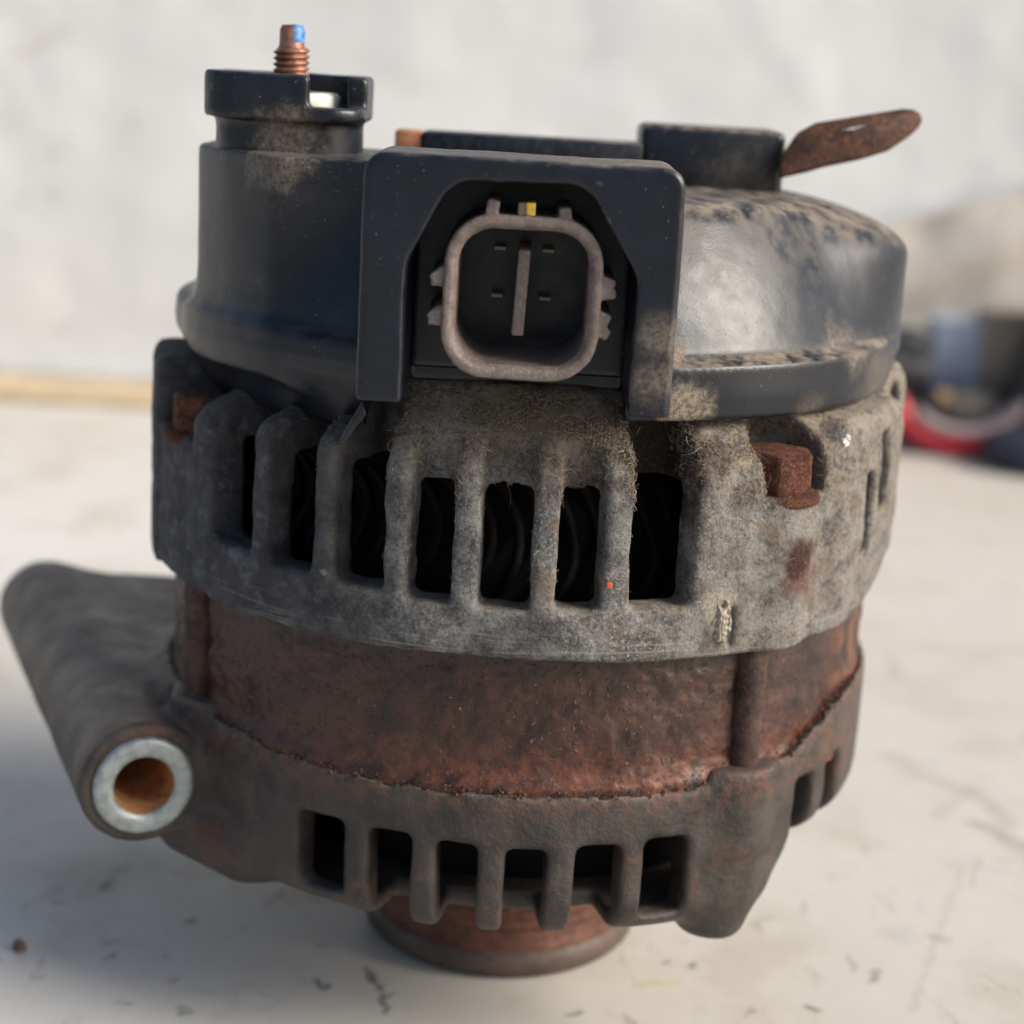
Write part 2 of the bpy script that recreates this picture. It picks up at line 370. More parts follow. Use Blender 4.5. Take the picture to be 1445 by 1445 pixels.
def vnoise(X, Y, Z, cell, seed):
    r = np.random.default_rng(seed); L = r.random((64, 64, 64), dtype=np.float32)*2-1
    def sp(A):
        a = A/cell; i = np.floor(a); f = a-i; return (i.astype(np.int32) & 63), ((i.astype(np.int32)+1) & 63), f*f*(3-2*f)
    x0, x1, fx = sp(X); y0, y1, fy = sp(Y); z0, z1, fz = sp(Z)
    a = L[x0, y0, z0]*(1-fx)+L[x1, y0, z0]*fx; b = L[x0, y1, z0]*(1-fx)+L[x1, y1, z0]*fx
    c = L[x0, y0, z1]*(1-fx)+L[x1, y0, z1]*fx; d = L[x0, y1, z1]*(1-fx)+L[x1, y1, z1]*fx
    return (a*(1-fy)+b*fy)*(1-fz)+(c*(1-fy)+d*fy)*fz
def grid(lo, hi, h):
    ax = [np.arange(l, u+h, h, dtype=np.float32) for l, u in zip(lo, hi)]
    return np.meshgrid(*ax, indexing='ij'), np.array(lo, np.float32)
def surface_nets(D, lo, h):
    s = D < 0
    nx, ny, nz = D.shape
    c = s[:-1, :-1, :-1].astype(np.int8)
    tot = np.zeros((nx-1, ny-1, nz-1), np.int8)
    for i in (0, 1):
        for j in (0, 1):
            for k in (0, 1): tot += s[i:nx-1+i, j:ny-1+j, k:nz-1+k]
    act = (tot > 0) & (tot < 8)
    I = np.argwhere(act); idx = np.full(act.shape, -1, np.int32); idx[act] = np.arange(len(I), dtype=np.int32)
    corner = {(i, j, k): D[I[:, 0]+i, I[:, 1]+j, I[:, 2]+k] for i in (0, 1) for j in (0, 1) for k in (0, 1)}
    acc = np.zeros((len(I), 3), np.float32); cnt = np.zeros(len(I), np.float32)
    for ax in range(3):
        for a in (0, 1):
            for b in (0, 1):
                p = [a, b]; p.insert(ax, 0); q = [a, b]; q.insert(ax, 1)
                d0, d1 = corner[tuple(p)], corner[tuple(q)]
                m = (d0 < 0) != (d1 < 0)
                t = np.where(m, d0/np.where(m, d0-d1, 1), 0)
                pt = np.tile(np.array(p, np.float32), (len(I), 1)); pt[:, ax] = t
                acc[m] += pt[m]; cnt[m] += 1
    V = (I + acc/cnt[:, None])*h + lo
    F = []
    for ax in range(3):
        sl0 = [slice(1, -1)]*3; sl0[ax] = slice(0, -1); sl1 = [slice(1, -1)]*3; sl1[ax] = slice(1, None)
        a, b = s[tuple(sl0)], s[tuple(sl1)]
        for flip in (False, True):
            E = np.argwhere((~a & b) if flip else (a & ~b))
            if not len(E): continue
            E = E.copy()
            for q in range(3):
                if q != ax: E[:, q] += 1
            u, v = [(1, 2), (2, 0), (0, 1)][ax]
            def at(du, dv):
                G = E.copy(); G[:, u] -= du; G[:, v] -= dv
                return idx[G[:, 0], G[:, 1], G[:, 2]]
            q = np.stack([at(1, 1), at(0, 1), at(0, 0), at(1, 0)], 1)
            F.append(q[:, ::-1] if flip else q)
    F = np.concatenate(F)
    F = F[(F >= 0).all(1)]
    # vertex normals
    n = np.cross(V[F[:, 2]]-V[F[:, 0]], V[F[:, 3]]-V[F[:, 1]])
    N = np.zeros_like(V)
    for k in range(4):
        for q in range(3): N[:, q] += np.bincount(F[:, k], n[:, q], len(V))
    N /= np.maximum(np.linalg.norm(N, axis=1, keepdims=True), 1e-9)
    return V, F, N
def split_obj(name, V, F, N, mask, mat, parent):
    f = F[mask]; u, inv = np.unique(f, return_inverse=True)
    return mesh_np(name, V[u], inv.reshape(f.shape), mat, parent, N[u])
def sdf_obj(name, D, lo, h, mat, parent):
    V, F, N = surface_nets(D, lo, h)
    return mesh_np(name, V, F, mat, parent, N)
rad = np.radians
def polar(phi, r): return r*math.sin(rad(phi)), -r*math.cos(rad(phi))

# ------------------------------------------------------------------ table and wall
def paint_marks(V2, marks, seed):
    """marks: (x0, y0, x1, y1, half width, colour, opacity) -> RGBA per vertex"""
    x = V2[:, 0]; y = V2[:, 1]; z = np.zeros_like(x)
    wob = max(m[4] for m in marks)
    C = np.zeros((len(x), 4), np.float32)
    for i, (x0, y0, x1, y1, w, col, op) in enumerate(marks):
        xx = x + vnoise(x, y, z, w*2.2, seed+i)*w*0.9; yy = y + vnoise(x, y, z, w*2.2, seed+90+i)*w*0.9
        ex_, ey_ = x1-x0, y1-y0
        t = np.clip(((xx-x0)*ex_+(yy-y0)*ey_)/max(ex_*ex_+ey_*ey_, 1e-6), 0, 1)
        d = np.hypot(xx-x0-ex_*t, yy-y0-ey_*t)
        a = np.clip((w-d)/(w*0.6), 0, 1)*op*(0.75+0.25*vnoise(x, y, z, w*0.8, seed+200+i))
        up = a > C[:, 3]
        C[up, :3] = col; C[up, 3] = a[up]
    return C
G, DK, BR, YL, TG = (0.055, 0.085, 0.085), (0.12, 0.11, 0.10), (0.24, 0.16, 0.09), (0.50, 0.42, 0.13), (0.30, 0.26, 0.21)
tm = [(-44.8, -.3, -42, 5, .8, DK, .6), (-58, -9.4, -57, -8.6, .9, DK, .7), (-37, 3.7, -34, 2.5, 1.3, BR, .5), (-31.5, -28.4, -30, -31, 1.0, G, .95), (-30.2, -29.6, -29.4, -31, .9, G, .9),
      (-23.5, -23, -20.5, -30, .8, G, .9), (-20.5, -30, -18.5, -38.7, .7, G, .95), (-19.6, -34, -17.8, -31.5, .5, G, .7), (-54, -40, -52, -43, .9, G, .6), (-63.9, -40.3, -62.6, -40.3, .7, BR, .9), (-57.1, -31.7, -55.9, -31.3, .8, BR, .8),
      (26, -24, 33, -21.8, 1.0, YL, .75), (106, 78, 113, 60, 4.5, TG, .5), (99, 64, 107, 76, 3.0, TG, .45), (104, 81, 93, 98, 4.5, TG, .4), (108, 60, 118, 34, 4.0, TG, .7),
      (97, 26, 102, 40, .8, TG, .55), (74, -28, 97, 34, .8, TG, .35), (55.6, -27.9, 57.6, -29, .9, G, .8), (66, -14, 66, -8, .8, TG, .8), (69, -18, 70, -13, 1.2, DK, .65),
      (-76.8, 4.8, -75, 14, 1.6, TG, .55), (-76.6, 1.5, -75.6, 6, 1.0, DK, .75), (-84, -5, -82.4, -4, .9, DK, .6), (-90, -28.4, -88.6, -28, 1, DK, .8), (-80, -34, -79, -33, .7, DK, .6),
      (-70, -25, -69, -24, .8, G, .7), (-72, -20, -67, -17, .6, BR, .5), (13, -36, 15, -34.5, .7, G, .7), (36, -16, 37, -14.5, .8, G, .7), (31, -15, 32, -14, .8, G, .6), (44, -33, 45.5, -30, .7, DK, .5),
      (23, -35, 25, -42, .8, DK, .5), (84, 2, 86, 1, 1.2, DK, .55), (60, 8, 61, 14, .6, TG, .6), (-52, 6, -50, 9, .8, TG, .5), (-33, -16, -31.5, -15.5, .9, DK, .5), (-66, 12, -60, 9, 1.2, TG, .4),
      (90, -12, 94, -18, .6, TG, .6), (76, 20, 79, 12, .7, TG, .45), (-41, -34, -39, -35, .5, DK, .5)]
def table():
    xs = np.concatenate([np.linspace(-1600, -135, 24), np.arange(-130, 150.1, 0.5), np.linspace(155, 1600, 24)])
    ys = np.concatenate([np.linspace(-1200, -85, 20), np.arange(-80, 110.1, 0.6), np.linspace(116, 700, 20)])
    X, Y = np.meshgrid(xs, ys, indexing='ij')
    V = np.stack([X.ravel(), Y.ravel(), np.zeros(X.size)], 1)
    i = np.arange(X.size).reshape(X.shape)
    F = np.stack([i[:-1, :-1], i[1:, :-1], i[1:, 1:], i[:-1, 1:]], -1).reshape(-1, 4)
    o = mesh_np('tabletop', V, F, 'table')
    C = paint_marks(V[:, :2], tm, 300)
    at = o.data.color_attributes.new('stain', 'FLOAT_COLOR', 'POINT'); at.data.foreach_set('color', C.ravel())
    o['kind'] = 'structure'; o['label'] = 'white painted tabletop with green and brown stains and scratches'
table()
def wall():
    xs = np.concatenate([np.linspace(-1600, -310, 12), np.arange(-300, 300.1, 3.0), np.linspace(310, 1600, 12)])
    zs = np.concatenate([np.arange(0, 260.1, 3.0), np.linspace(270, 420, 8)])
    X, Z = np.meshgrid(xs, zs, indexing='ij')
    A = np.zeros_like(X)
    Y = 540 + 1.2*vnoise(X, Z, A, 60, 5) + 0.5*vnoise(X, Z, A, 20, 6)
    n = X.size
    V = np.concatenate([np.stack([X.ravel(), Y.ravel(), Z.ravel()], 1), np.stack([X.ravel(), Y.ravel()*0+570, Z.ravel()], 1)])
    i = np.arange(n).reshape(X.shape)
    F = [np.stack([i[:-1, :-1], i[1:, :-1], i[1:, 1:], i[:-1, 1:]], -1).reshape(-1, 4)]
    F.append(F[0][:, ::-1]+n)
    for e in (i[0, :], i[-1, ::-1], i[::-1, 0], i[:, -1]):
        F.append(np.stack([e[:-1], e[1:], e[1:]+n, e[:-1]+n], 1))
    o = mesh_np('wall', V, np.concatenate(F), 'wall')
    WG, WB = (0.50, 0.50, 0.49), (0.52, 0.47, 0.38)
    wm = [(-244, 152, -236, 150, 5, WB, .55), (-236, 150, -228, 155, 5, WB, .55), (-228, 155, -222, 163, 5, WG, .5), (-249, 137, -240, 120, 6, WG, .35), (-236, 164, -234, 166, 4, WG, .4),
          (-226, 105, -224, 106, 5, WG, .5), (-226, 88, -224, 86, 5, WG, .55), (-243, 80, -238, 82, 4, WG, .4), (-190, 120, -188, 122, 5, WG, .35), (-225, 20, -219, 22, 6, WG, .5), (20, 165, 30, 170, 6, WG, .25)]
    C = paint_marks(V[:, [0, 2]], wm, 700)
    at = o.data.color_attributes.new('stain', 'FLOAT_COLOR', 'POINT'); at.data.foreach_set('color', C.ravel())
    tag(o, 'white painted wall with faint grey stains behind the tabletop', 'wall')
wall()

# ------------------------------------------------------------------ the alternator
alt = empty('alternator', (0, 0, 0))
tag(alt, 'rusty dirty car alternator with black rear cover standing on its pulley', 'alternator')
H = 0.55

def rear_housing():
    (X, Y, Z), lo = grid((-70, -70, 72), (72, 70, 116), H)
    R = np.hypot(X, Y); PH = np.degrees(np.arctan2(X, -Y))
    ang = lambda a, b: (np.abs(PH-(a+b)/2)-(b-a)/2)*np.pi/180*R      # distance in mm outside the sector
    ss = np.clip((PH-50)/26, 0, 1); ss = ss*ss*(3-2*ss)
    D = smax(R-65.6, 73.8+7.4*ss-Z, 1.5)
    steep = np.clip((PH+27)/8, 0, 1)
    cone = steep*(0.66*(R-60.3) + 0.75*(Z-107.9)) + (1-steep)*(0.36*(R-63) + 0.933*(Z-104.9))
    D = smax(D, cone, 3.0)
    D = smax(D, Z-113.4, 1.0)
    # extra stock: left column, bolt bosses, lug
    D = smin(D, smax(smax(ang(-90, -70), np.abs(R-61.5)-4.6, 1.2), np.abs(Z-91)-18, 1.5), 1.0)
    bx, by = polar(38.6, 57.6)
    D = smin(D, smax(np.hypot(X-bx, Y-by)-9.5, np.abs(Z-86.2)-12.2, 0.8), 0.5)
    D = smin(D, smax(smax(ang(48, 75), np.abs(R-60.3)-5.0, 2.5), np.abs(Z-97)-11.5, 3), 2.0)
    lx, ly = polar(80, 60.6)
    na = polar(62, 1.0)
    ax_ = (X-lx)*na[0]+(Y-ly)*na[1]; tx = -(X-lx)*na[1]+(Y-ly)*na[0]
    lug = smax(np.hypot(tx, Z-106.5)-7.0, np.abs(ax_)-3.2, 1.2)
    D = smin(D, lug, 2.0)
    D = cut(D, smax(np.hypot(tx, Z-106.8)-3.2, np.abs(ax_)-8, 0.3), 0.8)
    # cavity
    cav = smax(R-59.0, Z-99.6, 1.2)
    D = cut(D, cav, 1.0)
    # slots between ribs
    slots = [(-49.0, -39.9, 84), (-36.8, -29.2, 83), (-25.7, -18.5, 82.7), (-15.2, -9.2, 81.8), (-5.6, 1.2, 81.7), (4.6, 10.4, 82), (14.3, 23.0, 82)]
    for i, (a, b, zb) in enumerate(slots):
        sec = ang(a, b)
        if i < 3:
            prof = np.maximum(50.0-R, zb-Z)
        else:
            prof = np.maximum(50-R, np.maximum(zb-Z, Z-99.2))
            floor = R-60.2-(Z-99)*0.14                     # dusty wall above the opening
            prof = np.minimum(prof, np.maximum(np.maximum(-floor, 97-Z), 50-R))
        D = cut(D, smax(sec, prof, 1.3), 1.3)
    # deep recess above the last ribs
    D = cut(D, smax(smax(ang(14.4, 22.8), 53.5-R, 2.0), np.abs(Z-104.7)-5.2, 2.2), 1.2)
    # bolt pockets
    px_, py_ = polar(39.0, 61.0)
    tr = np.array((math.sin(rad(39)), -math.cos(rad(39))))
    qr = (X-px_)*tr[0]+(Y-py_)*tr[1]; qt = -(X-px_)*tr[1]+(Y-py_)*tr[0]
    pk = (np.sqrt((qt/7.6)**2+(qr/9.0)**2+((Z-104.2)/6.0)**2)-1)*6.5
    pk = np.minimum(pk, smax(smax(np.abs(qt)-6.7, -4.5-qr, .8), np.abs(Z-101.6)-3.9, 0.8))
    D = cut(D, pk, 0.9)
    D = cut(D, smax(smax(ang(-69.5, -54.5), 55.0-R, 1.0), 98.2-Z, 0.8), 1.2)
    # narrow right-hand slots
    D = cut(D, smax(smax(ang(56.2, 58.6), 55-R, .5), np.abs(Z-92)-6.8, .5), 0.9)
    D = cut(D, smax(smax(ang(61.5, 65.0), 55-R, .5), np.abs(Z-98)-6.5, .5), 0.9)
    # crack under the slab
    D = cut(D, smax(smax(ang(28.6, 30.2), 64.6-R, .4), np.abs(Z-78.5)-3.2, .5), 0.6)
    D = D + 0.12*vnoise(X, Y, Z, 2.6, 1) + 0.10*vnoise(X, Y, Z, 1.2, 2) + 0.22*vnoise(X, Y, Z, 9, 3)
    V, F, N = surface_nets(D, lo, H)
    C = V[F].mean(1)
    r = np.hypot(C[:, 0], C[:, 1]); ph = np.degrees(np.arctan2(C[:, 0], -C[:, 1]))
    ribs = [(-40.2, -37.0, 84), (-29.6, -26.0, 83), (-18.8, -15.4, 82.4), (-9.2, -5.6, 81.8), (1.2, 4.6, 81.8), (10.4, 14.3, 82)]
    lab = np.zeros(len(F), int)
    for i, (a, b, zb) in enumerate(ribs):
        m = (ph > a-1.2) & (ph < b+1.2) & (C[:, 2] > zb) & (C[:, 2] < 104.3) & (r > 54)
        lab[m] = i+1
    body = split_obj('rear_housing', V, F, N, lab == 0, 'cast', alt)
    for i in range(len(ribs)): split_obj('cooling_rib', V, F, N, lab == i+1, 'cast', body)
    return body, V, N
rear, RV, RN = rear_housing()

def front_housing():
    h = 0.6
    (X, Y, Z), lo = grid((-118, -70, 19), (70, 72, 64), h)
    R = np.hypot(X, Y); PH = np.degrees(np.arctan2(X, -Y))
    ang = lambda a, b: (np.abs(PH-(a+b)/2)-(b-a)/2)*np.pi/180*R
    t = np.clip((np.abs(PH)-36)/30, 0, 1); t = t*t*(3-2*t); t = np.where(X < 0, t*0.25, t)
    top = 51.8 + 8.5*t
    D = smax(R-63.6, Z-top, 1.6)
    D = smax(D, 26.6-Z + 9.5*np.clip((PH-43)/7, 0, 1) + np.maximum(R-57, 0)*0.25, 6.0)
    # corner boss on the right and mounting ear on the left
    bx, by = polar(36.5, 57.8)
    D = smin(D, smax(np.hypot(X-bx, Y-by)-7.4+0.11*np.clip(42-Z, 0, 20), np.abs(Z-38)-14.6, 2.0), 4.5)
    D = cut(D, smax(R-58.0, 30.0-Z, 1.5), 1.0)
    a0 = np.array((-59.3, -44.6)); a1 = np.array((-100.5, 50.0)); d = a1-a0; L = np.linalg.norm(d); d /= L
    ax_ = (X-a0[0])*d[0] + (Y-a0[1])*d[1]; tx = -(X-a0[0])*d[1] + (Y-a0[1])*d[0]
    barrel = smax(np.hypot(tx, Z-42.0)-10.4+0.008*ax_, np.abs(ax_-L/2)-L/2, 1.6)
    web = smax(poly2(X, Y, [(-70, -14), (-62, -22), (-51, -30), (-41, -46), (-30, -40), (-42, 46), (-70, 45), (-96, 44), (-100, 40)]), np.abs(Z-39.2)-12.3, 3.0)
    pa, pb_ = np.array((-53.5, -33.5, 31.2)), np.array((-43.0, -41.5, 30.6)); ab = pb_-pa
    tq = np.clip(((X-pa[0])*ab[0]+(Y-pa[1])*ab[1]+(Z-pa[2])*ab[2])/(ab@ab), 0, 1)
    web = smin(web, np.sqrt((X-pa[0]-ab[0]*tq)**2+(Y-pa[1]-ab[1]*tq)**2+(Z-pa[2]-ab[2]*tq)**2)-5.6, 2.5)
    ear = smin(barrel, smax(web, 57.5-R, 1.0), 5.0)
    D = smin(D, ear, 4.0)
    D = cut(D, smax(np.hypot(tx, Z-42.0)-5.6, np.abs(ax_-L/2)-L, .3), 0.6)
    # seat groove for the core and the rods
    D = cut(D, smax(R-62.4, top-4.5-Z, .6), 0.8)
    for a, zt in ((-57.5, 54.0), (36.2, 53.6)):
        gx, gy = polar(a, 60.2)
        D = smin(D, smax(np.hypot(X-gx, Y-gy)-6.2, np.abs(Z-(zt+40)/2)-(zt-40)/2, 1.2), 2.5)
    slots = [(-31.2, -23.6, 43.6, 31.0), (-19.6, -13.4, 43.4, 10), (-9.6, -3.7, 43.0, 10), (0.0, 5.9, 42.9, 10), (10.1, 16.6, 43.2, 10), (20.1, 27.0, 44.0, 30.4), (48.0, 52.6, 48.5, 10), (56.8, 61.8, 49.5, 10), (-95, -110, 43, 10)]
    for a, b, zt, zb in slots[:8]:
        D = cut(D, smax(smax(ang(a, b), np.where(Z < 30.5, 51.0, 40)-R, 1), smax(Z-zt, zb-Z, 1.0), 1.6), 1.2)
    D = D + 0.06*vnoise(X, Y, Z, 3.0, 11) + 0.05*vnoise(X, Y, Z, 1.4, 12) + 0.22*vnoise(X, Y, Z, 14, 13)
    rimn = np.exp(-((Z-top)/1.6)**2)*np.exp(-((R-63)/2.5)**2)
    D = D + rimn*(0.20*vnoise(X, Y, Z, 1.2, 14))
    V, F, N = surface_nets(D, lo, h)
    C = V[F].mean(1)
    r = np.hypot(C[:, 0], C[:, 1]); ph = np.degrees(np.arctan2(C[:, 0], -C[:, 1]))
    ribs = [(-23.6, -19.6), (-13.4, -9.6), (-3.7, 0.0), (5.9, 10.1), (16.6, 20.1), (52.4, 56.5)]
    lab = np.zeros(len(F), int)
    for i, (a, b) in enumerate(ribs):
        m = (ph > a-1.0) & (ph < b+1.0) & (C[:, 2] < (43.3 if i < 5 else 48.5)) & (r > 42)
        lab[m] = i+1
    body = split_obj('front_housing', V, F, N, lab == 0, 'oily', alt)
    for i in range(len(ribs)): split_obj('cooling_rib', V, F, N, lab == i+1, 'oily', body)
    # steel bushing in the ear
    az = math.atan2(-d[0], d[1])
    def along(prof):
        Vb, Fb = lathe(prof, 72)
        # lathe axis z -> direction pointing out of the ear towards the viewer
        out_ = np.array((-d[0], -d[1], 0.0)); up = np.array((0, 0, 1.0)); side = np.cross(up, out_)
        W = Vb[:, :1]*side + Vb[:, 1:2]*up + Vb[:, 2:3]*out_
        return W + np.array((a0[0], a0[1], 42.0)), Fb
    Vb, Fb = along([(5.5, -6), (8.3, -1), (8.35, 0.2), (8.1, .75), (7.6, 1.0), (6.2, 1.05), (5.3, .9), (4.95, .45)])
    mesh_np('mounting_bushing', Vb, Fb, 'zinc', body)
    Vb, Fb = along([(4.95, 0.45), (4.9, -30), (4.9, -99), (5.5, -99.3)])
    mesh_np('bushing_bore', Vb, Fb, 'bore', body)
    return body
front = front_housing()

def core():
    a = np.linspace(0, 2*np.pi, 900, endpoint=False); z = np.linspace(48.5, 81.4, 110)
    A, ZZ = np.meshgrid(a, z, indexing='ij')
    r = np.full_like(A, 61.9)
    X, Y = r*np.sin(A), -r*np.cos(A)
    r = r + 0.22*vnoise(X, Y, ZZ, 2.4, 21) + 0.14*vnoise(X, Y, ZZ, 1.0, 22) + 0.3*vnoise(X, Y, ZZ, 9, 23)
    r = r + 1.0*np.clip((56.0-ZZ)/3.5, 0, 1)**1.5
    n = len(z)
    i = np.arange(A.size).reshape(A.shape); j = np.roll(i, -1, 0)
    F = np.stack([i[:, :-1], j[:, :-1], j[:, 1:], i[:, 1:]], -1).reshape(-1, 4)
    V = np.stack([r*np.sin(A), -r*np.cos(A), ZZ], -1).reshape(-1, 3)
    o = mesh_np('stator_core', V, F, 'rustcore', alt)
    for p, rr in ((-57.5, 62.4), (36.2, 62.3)):
        x, y = polar(p, rr)
        Vb, Fb = lathe([(0.2, 45), (2.5, 45)] + [(2.5+0.1*math.sin(q*1.7), 45+q) for q in range(1, 33)] + [(2.5, 78), (0.2, 78)], 28)
        mesh_np('through_bolt', Vb+np.array((x, y, 0)), Fb, 'rod', alt)
    # windings and rotor seen through the vents
    V, F = lathe([(12, 22), (46, 30), (47, 44), (47, 100), (10, 101)], 64)
    mesh_np('rotor', V, F, 'rotor', alt)
    VV, FF = [], []; base = 0
    for (z0, z1, r0) in ((78, 97, 49.5), (36, 47, 46.6)):
        for k in range(72):
            ph = k*5.0; pts = []
            for q in range(9):
                tt = q/8; pts.append((*polar(ph+4.5*math.sin(tt*3.14), r0+2.2*math.sin(tt*6.28)), z0+(z1-z0)*tt))
            P = np.array(pts)
            for q in range(9):
                for e in range(5):
                    an = e*2*np.pi/5
                    rr = np.array((math.sin(rad(ph)), -math.cos(rad(ph)), 0)); tt = np.array((math.cos(rad(ph)), math.sin(rad(ph)), 0))
                    VV.append(P[q] + 0.9*(rr*math.cos(an)+tt*math.sin(an)))
            for q in range(8):
                for e in range(5):
                    e2 = (e+1) % 5
                    FF.append((base+q*5+e, base+q*5+e2, base+(q+1)*5+e2, base+(q+1)*5+e))
            base += 45
    w = mesh_np('stator_winding', VV, FF, 'winding', alt); w['kind'] = 'stuff'
core()

def pulley():
    V, F = lathe([(0.2, 0.0), (21.5, 0.0), (24.6, 0.5), (25.5, 1.6), (25.7, 3.0), (25.5, 4.6), (24.7, 5.4)], 128)
    p = empty('pulley', (0, 0, 0)); p.parent = alt
    mesh_np('flange', V, F, 'pulley_rim', p)
    prof = [(24.7, 5.4), (23.9, 6.0), (23.4, 7.0)]
    for k in range(6):
        z = 7.6+k*2.1; prof += [(23.4, z), (23.0, z+0.55), (23.0, z+0.8), (23.4, z+1.4)]
    prof += [(23.6, 20.6), (24.8, 21.2), (25.2, 22), (25.0, 23.5), (20, 24), (11, 24), (11, 30)]
    V, F = lathe(prof, 128)
    V = V + (0.06*vnoise(V[:, 0], V[:, 1], V[:, 2], 2.5, 31))[:, None]*np.stack([V[:, 0], V[:, 1], 0*V[:, 2]], 1)/25
    mesh_np('belt_face', V, F, 'pulley', p)
pulley()

def rear_cover():
    (X, Y, Z), lo = grid((-68, -68, 101), (68, 68, 147), H)
    R = np.hypot(X, Y); PH = np.degrees(np.arctan2(X, -Y))
    Rm = 62.3 + 0.7*np.clip(X/20, 0, 1)
    taper = np.where(PH < 0, 0.55, 0.30)
    tp = np.clip((PH+20)/25, 0, 1)
    zb = 104.6 + 5.0*tp
    D = R - Rm + np.maximum(113.5-Z, 0)*taper
    D = smax(D, Z-118.4, 1.2)
    D = smax(D, zb-Z, 0.8)
    sd2 = np.clip((PH-54)/28, 0, 1); sd2 = sd2*sd2*(3-2*sd2)
    cone_ = 59.6 - 0.5455*(Z-119) + 1.1*np.sin(np.pi*np.clip((Z-119)/21.5, 0, 1))
    wall_ = 63.4 - 21*np.clip((Z-131)/9.8, 0, 1)**2.4
    dome = 0.9*(R - (cone_*(1-sd2)+wall_*sd2))
    dome = np.maximum(dome, 116-Z)
    D = smin(D, smax(dome, Z-140.3, 3.0), 1.6)
    # terminal boss on the left: an upright wall that follows the rim
    boss = smax(smax(R-61.3, rrect2(X, Y, (-38, -28), (17.2, 18.5), 3.0), 1.2), Z-144.2, 0.9)
    boss = np.maximum(boss, 112-Z)
    D = smin(D, boss, 4.0)
    # ventilation pockets in the top
    for (a, r) in ((74, 47), (90, 49), (106, 50)):
        cx, cy = polar(a, r)
        D = cut(D, rbox(X, Y, Z, (cx, cy, 140), (2.6, 2.0, 5), 0.8), 0.8)
    D = cut(D, rbox(X, Y, Z, (-5.5, -60, 122), (19.0, 16, 26), 1), 0.8)
    D = D + 0.05*vnoise(X, Y, Z, 3, 41) + 0.10*vnoise(X, Y, Z, 12, 42)
    o = sdf_obj('rear_cover', D, lo, H, 'plastic', alt)
    # square hood round the plug socket
    h = 0.38
    (X, Y, Z), lo = grid((-27, -76, 110), (22, -34, 150), h)
    D = smax(rrect2(X, Z, (-2.7, 125), (21.75, 22.0), 3.0), np.abs(Y+63.5)-9.5, 1.0)
    D = smin(D, smax(rrect2(X, Z, (-2.7, 123), (21.5, 18.8), 2.6), np.abs(Y+43)-29, 1.0), 1.0)
    D = smax(D, 112.9-Z, 0.6)
    op = poly2(X, Z, [(-13.2, 100), (-13.2, 131.2), (-9.3, 138.8), (3.0, 139.0), (8.3, 130.6), (8.3, 100)]) - 5.0
    D = cut(D, smax(op, Y+53.0, 0.6), 0.6)
    D = D + 0.05*vnoise(X, Y, Z, 2, 43) + 0.08*vnoise(X, Y, Z, 7, 44)
    hood = sdf_obj('connector_hood', D, lo, h, 'plastic', alt)
    h = 0.5
    (X, Y, Z), lo = grid((-21, -57, 113), (16, -52, 147), h)
    D = smax(rrect2(X, Z, (-2.4, 130.2), (16.0, 15.0), 0.6), np.abs(Y+54.5)-0.9, 0.3)
    D = cut(D, rrect2(X, Z, (-2.25, 128.1), (10.2, 10.5), 6.0), 0.2)
    sdf_obj('hood_floor', D, lo, h, 'plastic', hood)
    # small flap at the lower left of the hood
    bm = prism([(-28.3, 103.8), (-27.0, 103.6), (-23.9, 108.2), (-24.6, 110.4)], 5.5, 'y', 0.4); bmesh.ops.translate(bm, vec=(0, -56.2, 0), verts=bm.verts)
    bm_obj('cover_clip', bm, 'plastic', o, True, 40)
    # box and strip on the very top
    bm = bevel_box((25, 16, 14), 1.4, 3); bmesh.ops.translate(bm, vec=(29.1, 7, 143.4), verts=bm.verts)
    bm_obj('regulator_box', bm, 'plastic', alt, True, 40)
    bm = bevel_box((38, 9, 6), 0.6); bmesh.ops.translate(bm, vec=(-2.0, 1.5, 144.2), verts=bm.verts)
    bm_obj('top_bar', bm, 'plastic', alt, True, 40)
    bm = bevel_box((4.6, 8, 5.8), 0.4); bmesh.ops.translate(bm, vec=(-23.4, 1.5, 144.2), verts=bm.verts)
    bm_obj('copper_tab', bm, 'copper_tab', alt, True, 40)
    # output terminal
    h = 0.4
    (X, Y, Z), lo = grid((-55, -41, 141), (-25, -12, 158), h)
    c = (-40.5, -26.5)
    D = smax(rrect2(X, Y, c, (11.3, 11.3), 8.5), np.maximum(142-Z, Z-152), 0.5)
    col = smax(rrect2(X, Y, c, (12.4, 12.4), 5.5), np.abs(Z-152.4)-3.5, 0.9)
    D = smin(D, col, 0.8)
    D = cut(D, smax(rrect2(X, Y, c, (9.3, 9.3), 4.0), 150.8-Z, 0.4), 0.5)
    D = cut(D, rbox(X, Y, Z, (-30.4, -37.0, 156.4), (5.9, 6.0, 5.2), 0.8), 0.7)
    D = D + 0.07*vnoise(X, Y, Z, 1.6, 45) + 0.1*vnoise(X, Y, Z, 5, 46)
    ins = sdf_obj('terminal_insulator', D, lo, h, 'plastic', alt)
    V, F = lathe([(3.0, 150), (6.3, 150), (6.3, 152.6), (5.8, 153.1), (3.0, 153.1)], 32)
    mesh_np('terminal_washer', V+np.array((-39.0, -26.8, 0)), F, 'cream', ins)
    # threaded stud: a real helix
    seg, turns, pitch, z0 = 40, 11, 0.92, 149.3
    VV = []; FF = []
    nq = turns*seg
    for q in range(nq+1):
        an = q*2*np.pi/seg
        for (rr, dz) in ((2.30, -0.46), (2.85, -0.08), (2.85, 0.08), (2.30, 0.46)):
            VV.append((rr*math.cos(an), rr*math.sin(an), z0+q*pitch/seg+dz))
    for q in range(nq):
        for e in range(3): FF.append((q*4+e, (q+1)*4+e, (q+1)*4+e+1, q*4+e+1))
    st = mesh_np('terminal_stud', np.array(VV)+np.array((-40.6, -26.5, 0)), FF, 'stud', alt)
